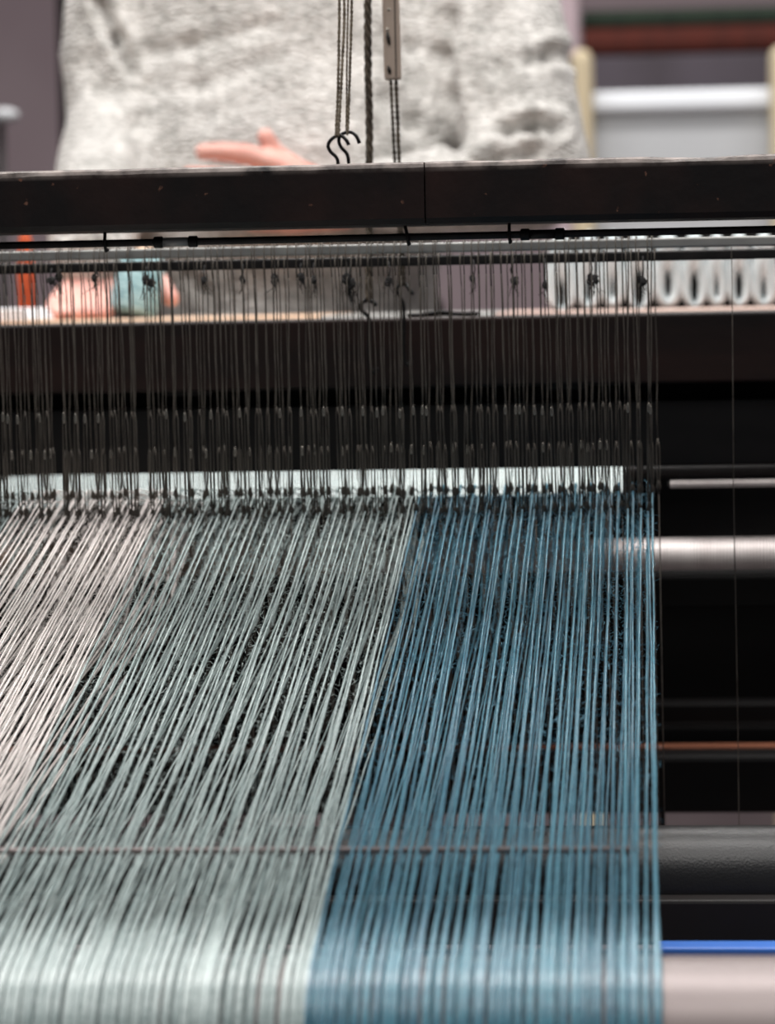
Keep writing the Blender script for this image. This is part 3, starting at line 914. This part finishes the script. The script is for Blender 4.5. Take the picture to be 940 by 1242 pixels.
sk = [(681, 358, 34, 9, 'pale yarn skein nearest the person, first of the row on the breast beam'),
      (714, 352, 30, 7, 'second pale yarn skein from the person, with a slim opening'),
      (743, 350, 28, 4, 'third pale yarn skein from the person, almost closed, before the wide open one'),
      (775, 350, 34, 15, 'pale yarn skein with the widest dark opening, fourth from the person'),
      (810, 345, 34, 9, 'fifth pale yarn skein from the person, with a short oval opening'),
      (842, 349, 31, 11, 'sixth pale yarn skein from the person, with a tall dark opening'),
      (869, 350, 24, 4, 'seventh pale yarn skein from the person, narrow and nearly closed'),
      (896, 347, 29, 10, 'eighth pale yarn skein from the person, dark opening behind the lone wire'),
      (926, 352, 30, 5, 'ninth pale yarn skein from the person, at the right edge of the photo')]
for i, q in enumerate(sk): skein(*q, i)
# dark board added behind them to blacken the openings of the loops
rk_ = MB().box(P(668, 330, .64).x, XR - 0.02, 0.640, 0.655, zB, Z(282, .64, 800), 0.002).build('skein_shade_board', M['void'])
tag(rk_, 'added dark board standing in for the darkness behind the pale skeins', 'board')

# folded white cloth, orange pirn, at the left
Yc = 0.50
fc = thing('folded_cloth', 'folded white linen cloth on the breast beam at the far left', 'cloth', (P(10, 390, Yc).x, Yc, zB))
for k in range(3):
    MB().box(-0.085 + 0.003 * k, 0.030 - 0.002 * k, -0.05, 0.05, 0.0036 * k, 0.0036 * k + 0.0038, 0.0016, 3).build('fold', M['linen'], fc, loc=(0, 0, 0))
def lathe_z(prof, n=24):
    mb = MB(); vs_ = []; fs_ = []
    for r, z in prof:
        for k in range(n):
            th = 2 * math.pi * k / n
            vs_.append((r * math.cos(th), r * math.sin(th), z))
    for i in range(len(prof) - 1):
        for k in range(n):
            fs_.append((i * n + k, i * n + (k + 1) % n, (i + 1) * n + (k + 1) % n, (i + 1) * n + k))
    fs_.append(tuple(range(n - 1, -1, -1))); o = (len(prof) - 1) * n; fs_.append(tuple(o + k for k in range(n)))
    mb.add(vs_, fs_); return mb
Yo = 0.62
po = P(33, 380, Yo)
pn = thing('pirn', 'upright orange yarn pirn on the breast beam at left', 'pirn', (po.x, Yo, zB))
lathe_z([(0.010, 0), (0.0105, 0.003), (0.006, 0.004), (0.006, 0.008)]).build('foot', M['tan'], pn, True, loc=(0, 0, 0))
lathe_z([(0.0058, 0.007), (0.0078, 0.012), (0.0082, 0.05), (0.006, 0.072), (0.0035, 0.080)]).build('yarn_winding', M['orange'], pn, True, loc=(0, 0, 0))
lathe_z([(0.0028, 0.078), (0.0026, 0.09), (0.0015, 0.092)]).build('tip', M['tan'], pn, True, loc=(0, 0, 0))

# teal cone of yarn in the hand
Yt_ = 0.60
a_, b2 = P(160, 383, Yt_), P(176, 305, Yt_ + 0.015)
ax = (b2 - a_); Lc = ax.length
tc_ = thing('yarn_cone', 'teal yarn cone held in the hand at left', 'cone', a_)
mt3 = Vector((0, 0, 1)).rotation_difference(ax.normalized()).to_matrix().to_4x4()
o = lathe_z([(0.0205, 0.0), (0.0215, 0.004), (0.0225, 0.015), (0.0195, Lc * 0.86), (0.017, Lc * 0.92), (0.010, Lc * 0.94)], 32).build('yarn_winding', M['teal'], tc_, True, loc=(0, 0, 0))
o.rotation_euler = mt3.to_euler()
o = lathe_z([(0.008, Lc * 0.90), (0.007, Lc * 1.06), (0.006, Lc * 1.06), (0.006, Lc * 0.9)], 20).build('cone_core', M['tan'], tc_, True, loc=(0, 0, 0))
o.rotation_euler = mt3.to_euler()

# ================================================================== person
YT = 1.02
pr = thing('person', 'person in a speckled light grey knitted sweater behind the loom, both hands before them', 'person', (P(345, 300, YT).x, YT, 0))
s = S(YT)
def ring(x, y, rx, ry, Y=YT):
    c = P(x, y, Y); c.y -= 0.055 * max(0, min(1, (y - 60) / 200)); return (c, rx * S(Y), ry)
sw = MB()
sw.rings([ring(352, 462, 176, .118), ring(352, 440, 186, .126), ring(352, 400, 184, .124), ring(352, 345, 186, .124), ring(350, 280, 196, .130), ring(352, 180, 216, .134), ring(350, 80, 212, .132), ring(346, -20, 208, .126),
          ring(345, -110, 205, .115), ring(345, -180, 170, .095), ring(345, -225, 95, .075), ring(345, -250, 68, .062)])
# the person's right arm (left in the picture)
sw.chain([P(345, -222, 1.02), P(200, -165, 1.02)], [66 * s, 74 * s], 20)
sw.chain([P(345, -222, 1.02), P(500, -165, 1.02)], [66 * s, 74 * s], 20)
sw.chain([P(184, -135, 1.02), P(156, -40, 1.0), P(142, 70, .98), P(143, 150, .95), P(130, 215, .88), P(115, 262, .78), P(110, 305, .645)],
         [76 * s, 74 * s, 68 * s, 62 * s, 62 * s, 54 * s, 44 * s], 20)
# the person's left arm
sw.chain([P(525, -135, 1.02), P(585, -40, 1.0), P(604, 60, .965), P(622, 140, .93), P(640, 205, .90)],
         [76 * s, 82 * s, 86 * s, 80 * s, 74 * s], 20)
sw.chain([P(640, 205, .90), P(580, 226, .865), P(510, 234, .84), P(450, 236, .826)],
         [68 * s, 56 * s, 46 * s, 40 * s], 20)
# hem roll
for k in range(28):
    pass
creases = []
def crease(pts, depth, width):
    for i in range(len(pts) - 1):
        creases.append((Vector(pts[i]), Vector(pts[i + 1]), depth, width))
# given in photo positions, measured on the sweater's own surface seen from the loom
crease([(118, 0), (140, 45), (162, 88)], 0.015, 8)
crease([(108, 75), (130, 110), (160, 150)], 0.004, 14)
crease([(150, 150), (170, 150), (172, 205)], 0.004, 10)
crease([(545, 20), (536, 70), (545, 120), (553, 180)], 0.009, 11)
crease([(612, 160), (645, 150), (676, 156)], 0.013, 9)
crease([(640, 75), (670, 65), (690, 70)], 0.008, 10)
crease([(575, 205), (600, 195), (640, 190)], 0.008, 12)
crease([(600, 20), (605, 80), (590, 130)], 0.006, 14)
crease([(175, 65), (230, 55), (330, 30)], 0.004, 10)
crease([(180, 110), (240, 105), (330, 75)], 0.003, 11)
crease([(230, 90), (245, 140), (235, 190)], 0.002, 13)
crease([(470, 120), (500, 150), (520, 165)], 0.007, 12)
crease([(470, 40), (500, 60), (530, 60)], 0.004, 10)
crease([(225, 330), (245, 350), (262, 380)], 0.006, 9)
def project(p):
    d = p - CAM; w = d.dot(fwd)
    return Vector((470 + FPX * d.dot(r2) / w, 621 - FPX * d.dot(u2) / w))
def fold(co, n):
    co = co + n * (noise.noise(co * 13) * 0.0013 + noise.noise(co * 34) * 0.0012)
    if n.y < 0.25:
        q = project(co)
        for a, b, dp, w in creases:
            ab = b - a; t = max(0, min(1, (q - a).dot(ab) / ab.length_squared))
            dd = (q - (a + ab * t)).length / w
            if dd < 3.2:
                co = co - n * dp * math.exp(-dd * dd) + n * dp * 0.28 * math.exp(-(dd - 1.9) ** 2 * 2)
    return co
blob('sweater', sw, 0.006, M['knit'], pr, 5, fold)

bd = MB()
# forearms and hands: one skin with the neck and head
def limb(pts, rr): bd.chain(pts, rr, 12)
# left hand: back of the hand to the viewer, fingers towards the picture's left, thumb up
q = S(.79)
H = lambda x, y, dy=0: P(x, y, .822 + dy)
limb([P(520, 236, .835), H(445, 240), H(415, 242)], [30 * q, 27 * q, 27 * q])
limb([H(415, 232), H(348, 216, -.004)], [26 * q, 17 * q]); limb([H(415, 240), H(342, 236, -.006)], [27 * q, 18 * q])
limb([H(415, 250), H(342, 254, -.004)], [26 * q, 17 * q]); limb([H(415, 258), H(348, 271, 0)], [22 * q, 15 * q])
limb([H(348, 203, -.002), H(298, 187, -.010), H(268, 184, -.010), H(246, 184, -.006)], [14.5 * q, 13.5 * q, 12.2 * q, 10.6 * q])
limb([H(342, 230, -.004), H(290, 220, -.016), H(256, 214, -.014), H(230, 212, -.006)], [14.5 * q, 13.5 * q, 12 * q, 10.5 * q])
limb([H(342, 254, -.002), H(294, 246, -.016), H(264, 240, -.012), H(240, 238, -.003)], [14 * q, 13 * q, 11.5 * q, 10 * q])
limb([H(348, 272, .002), H(310, 270, -.010), H(288, 266, -.008), H(270, 263, -.001)], [12.5 * q, 11.5 * q, 10 * q, 9 * q])
limb([H(398, 226, .010), H(362, 208, .016), H(333, 186, .012), H(322, 166, .006)], [19 * q, 15 * q, 13 * q, 11 * q])
# right hand: closing on the teal cone, fingertips on the shelf
q = S(.65)
G = lambda x, y, Y=.64: P(x, y, Y)
limb([P(112, 285, .74), P(112, 318, .68), G(114, 338, .655)], [30 * q, 28 * q, 28 * q])
limb([G(112, 336, .655), G(104, 356, .632)], [29 * q, 26 * q]); limb([G(122, 338, .655), G(126, 358, .635)], [28 * q, 24 * q])
limb([G(92, 346, .632), G(76, 357, .615), G(66, 370, .600), G(62, 378, .590)], [13 * q, 12 * q, 10.5 * q, 9.5 * q])
limb([G(102, 360, .622), G(90, 372, .600), G(80, 378, .582), G(70, 380, .570)], [13 * q, 12 * q, 10.5 * q, 9.5 * q])
limb([G(116, 364, .622), G(110, 374, .598), G(102, 379, .578), G(92, 380, .563)], [13 * q, 12 * q, 10.5 * q, 9.5 * q])
limb([G(130, 362, .628), G(132, 374, .606), G(128, 379, .588), G(120, 380, .575)], [12 * q, 11 * q, 10 * q, 9 * q])
limb([G(132, 338, .655), G(165, 336, .645), G(196, 344, .635), G(207, 362, .622)], [17 * q, 14 * q, 12.5 * q, 11 * q])
# neck, head and face (above the picture)
hc = P(345, -430, .99)
limb([P(345, -200, 1.02), P(345, -300, 1.01)], [.058, .056])
bd.ellipsoid(hc, .074, .095, .110, None, 24, 16); bd.ellipsoid(hc + Vector((0, -.022, -.065)), .052, .066, .055, None, 18, 12)
bd.ellipsoid(hc + Vector((0, -.098, -.022)), .014, .020, .024, None, 10, 8)
bd.ellipsoid(hc + Vector((0, -.084, -.070)), .024, .012, .010, None, 10, 8)
for sx in (-1, 1):
    bd.ellipsoid(hc + Vector((sx * .075, .006, -.01)), .010, .020, .032, None, 10, 8)
    bd.ellipsoid(hc + Vector((sx * .031, -.084, .006)), .016, .010, .010, None, 10, 8)
# arms and trunk inside the sweater, so that the body is one piece
limb([P(112, 285, .74), P(132, 205, .905), P(146, 60, 1.0), P(165, -60, 1.02), P(185, -150, 1.02), P(345, -190, 1.02)], [.024, .024, .022, .024, .03, .045])
limb([P(520, 236, .835), P(632, 195, .915), P(608, 60, .995), P(585, -40, 1.015), P(530, -150, 1.02), P(345, -190, 1.02)], [.026, .030, .034, .036, .038, .045])
limb([P(345, -190, 1.02), P(348, 100, 1.03), P(350, 420, 1.04)], [.085, .085, .085])
blob('body', bd, 0.0026, M['skin'], pr, 4)
hr = MB().ellipsoid(hc + Vector((0, .018, .028)), .086, .098, .102, None, 20, 14)
blob('hair', hr, 0.008, M['hair'], pr, 2)
tr = MB()
w0 = P(350, 352, 1.03)
hip = P(352, 520, 1.03)
tr.rings([((w0.x, 1.03, w0.z - 0.001), .158, .104), ((hip.x, 1.03, hip.z), .182, .118), ((hip.x, 1.03, hip.z - .10), .175, .115)])
for sx in (-1, 1):
    tr.chain([(hip.x + sx * .082, 1.03, hip.z - .02), (hip.x + sx * .09, 1.02, .48), (hip.x + sx * .095, 1.04, .09)], [.088, .064, .048], 18)
blob('trousers', tr, 0.010, M['trouser'], pr, 4)
for sx in (-1, 1):
    MB().ellipsoid((hip.x + sx * .098, .985, .040), .045, .125, .040, None, 18, 10).build('shoe', M['shoe'], pr, True)

# ================================================================== background machines
Yf = 3.0
fx = S(Yf)
fl_ = thing('background_loom', 'blurred cream and grey loom standing behind the person at right', 'loom', (P(830, 400, Yf).x, Yf, 0))
def fbox(x0, x1, y0, y1, Y, d, name, mk, bev=0.004, zlow=None, lb=None):
    a, b = P(x0, y0, Y), P(x1, y1, Y)
    o = MB().box(a.x, b.x, Y, Y + d, zlow if zlow is not None else P((x0 + x1) / 2, y1, Y).z, P((x0 + x1) / 2, y0, Y).z, bev, 3).build(name, M[mk], fl_)
    if lb: o['label'] = lb
    return o
fbox(691, 723, 58, 400, 2.95, 0.06, 'post', 'cream', 0.018, 0.0)
fbox(934, 968, 54, 400, 2.95, 0.06, 'post', 'cream', 0.018, 0.0)
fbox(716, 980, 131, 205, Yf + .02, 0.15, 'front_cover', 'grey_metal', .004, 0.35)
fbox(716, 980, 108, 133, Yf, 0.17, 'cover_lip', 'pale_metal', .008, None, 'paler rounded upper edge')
fbox(660, 1000, 66, 125, Yf + .40, 0.03, 'rear_panel', 'violet')
# cloth rolls behind it
def roll(y0, y1, Y, mk, lab, xa=706, xb=1010):
    zc2 = Z((y0 + y1) / 2, Y, 820); r = (y1 - y0) / 2 * S(Y)
    t = thing('cloth_roll', lab, 'cloth roll', (P(xa, 30, Y).x, Y, zc2))
    L = (xb - xa) * S(Y)
    prof = [(0, r * .9), (0.004, r), (L - .004, r), (L, r * .9)]
    MB().lathe_x(0, prof, 0, 0, 40).build('cloth_winding', M[mk], t, loc=(0, 0, 0))
    MB().tube([(-0.05, 0, 0), (L + 0.05, 0, 0)], 0.014, 14).build('core', M['grey_metal'], t, True, loc=(0, 0, 0))
    return L
roll(33, 70, Yf + .55, 'red_cloth', 'rust red roll of cloth behind the cream post, under the green roll')
roll(10, 34, Yf + .60, 'green_cloth', 'dark green roll of cloth above the rust red roll')
# rack end that carries the two rolls
ra = thing('roll_rack', 'pale grey rack end carrying the red and green cloth rolls', 'rack', (P(690, 30, Yf + .6).x, Yf + .57, 0))
for x0, x1 in ((668, 703), (1012, 1040)):
    a, b = P(x0, 0, Yf + .57), P(x1, 0, Yf + .57)
    MB().box(a.x, b.x, Yf + .50, Yf + .66, 0, Z(-60, Yf + .57, 690), 0.01).build('upright', M['wall'], ra)
# left: black column standing in for a dark gap behind the arm, and a lever with a grey knob
a, b = P(68, 0, 3.2), P(112, 0, 3.2)
dc = MB().box(a.x, b.x, 3.2, 3.3, 0, 2.6, 0.004).build('dark_gap_column', M['void'])
tag(dc, 'black column standing in for the dark gap behind the arm at left', 'column')
k = P(4, 140, 2.2)
lv = thing('lever', 'dark lever with a grey rounded knob at the left edge', 'lever', (k.x, 2.2, 0))
MB().ellipsoid((0, 0, k.z), 20 * S(2.2), .016, 9.5 * S(2.2), None, 20, 12).build('knob', M['grey_metal'], lv, True, loc=(0, 0, 0))
MB().tube([(-.004, 0, k.z - .004), (-.008, 0, 0.7), (-.008, 0, 0.0)], [.006, .008, .012], 12).build('shaft', M['iron'], lv, True, loc=(0, 0, 0))
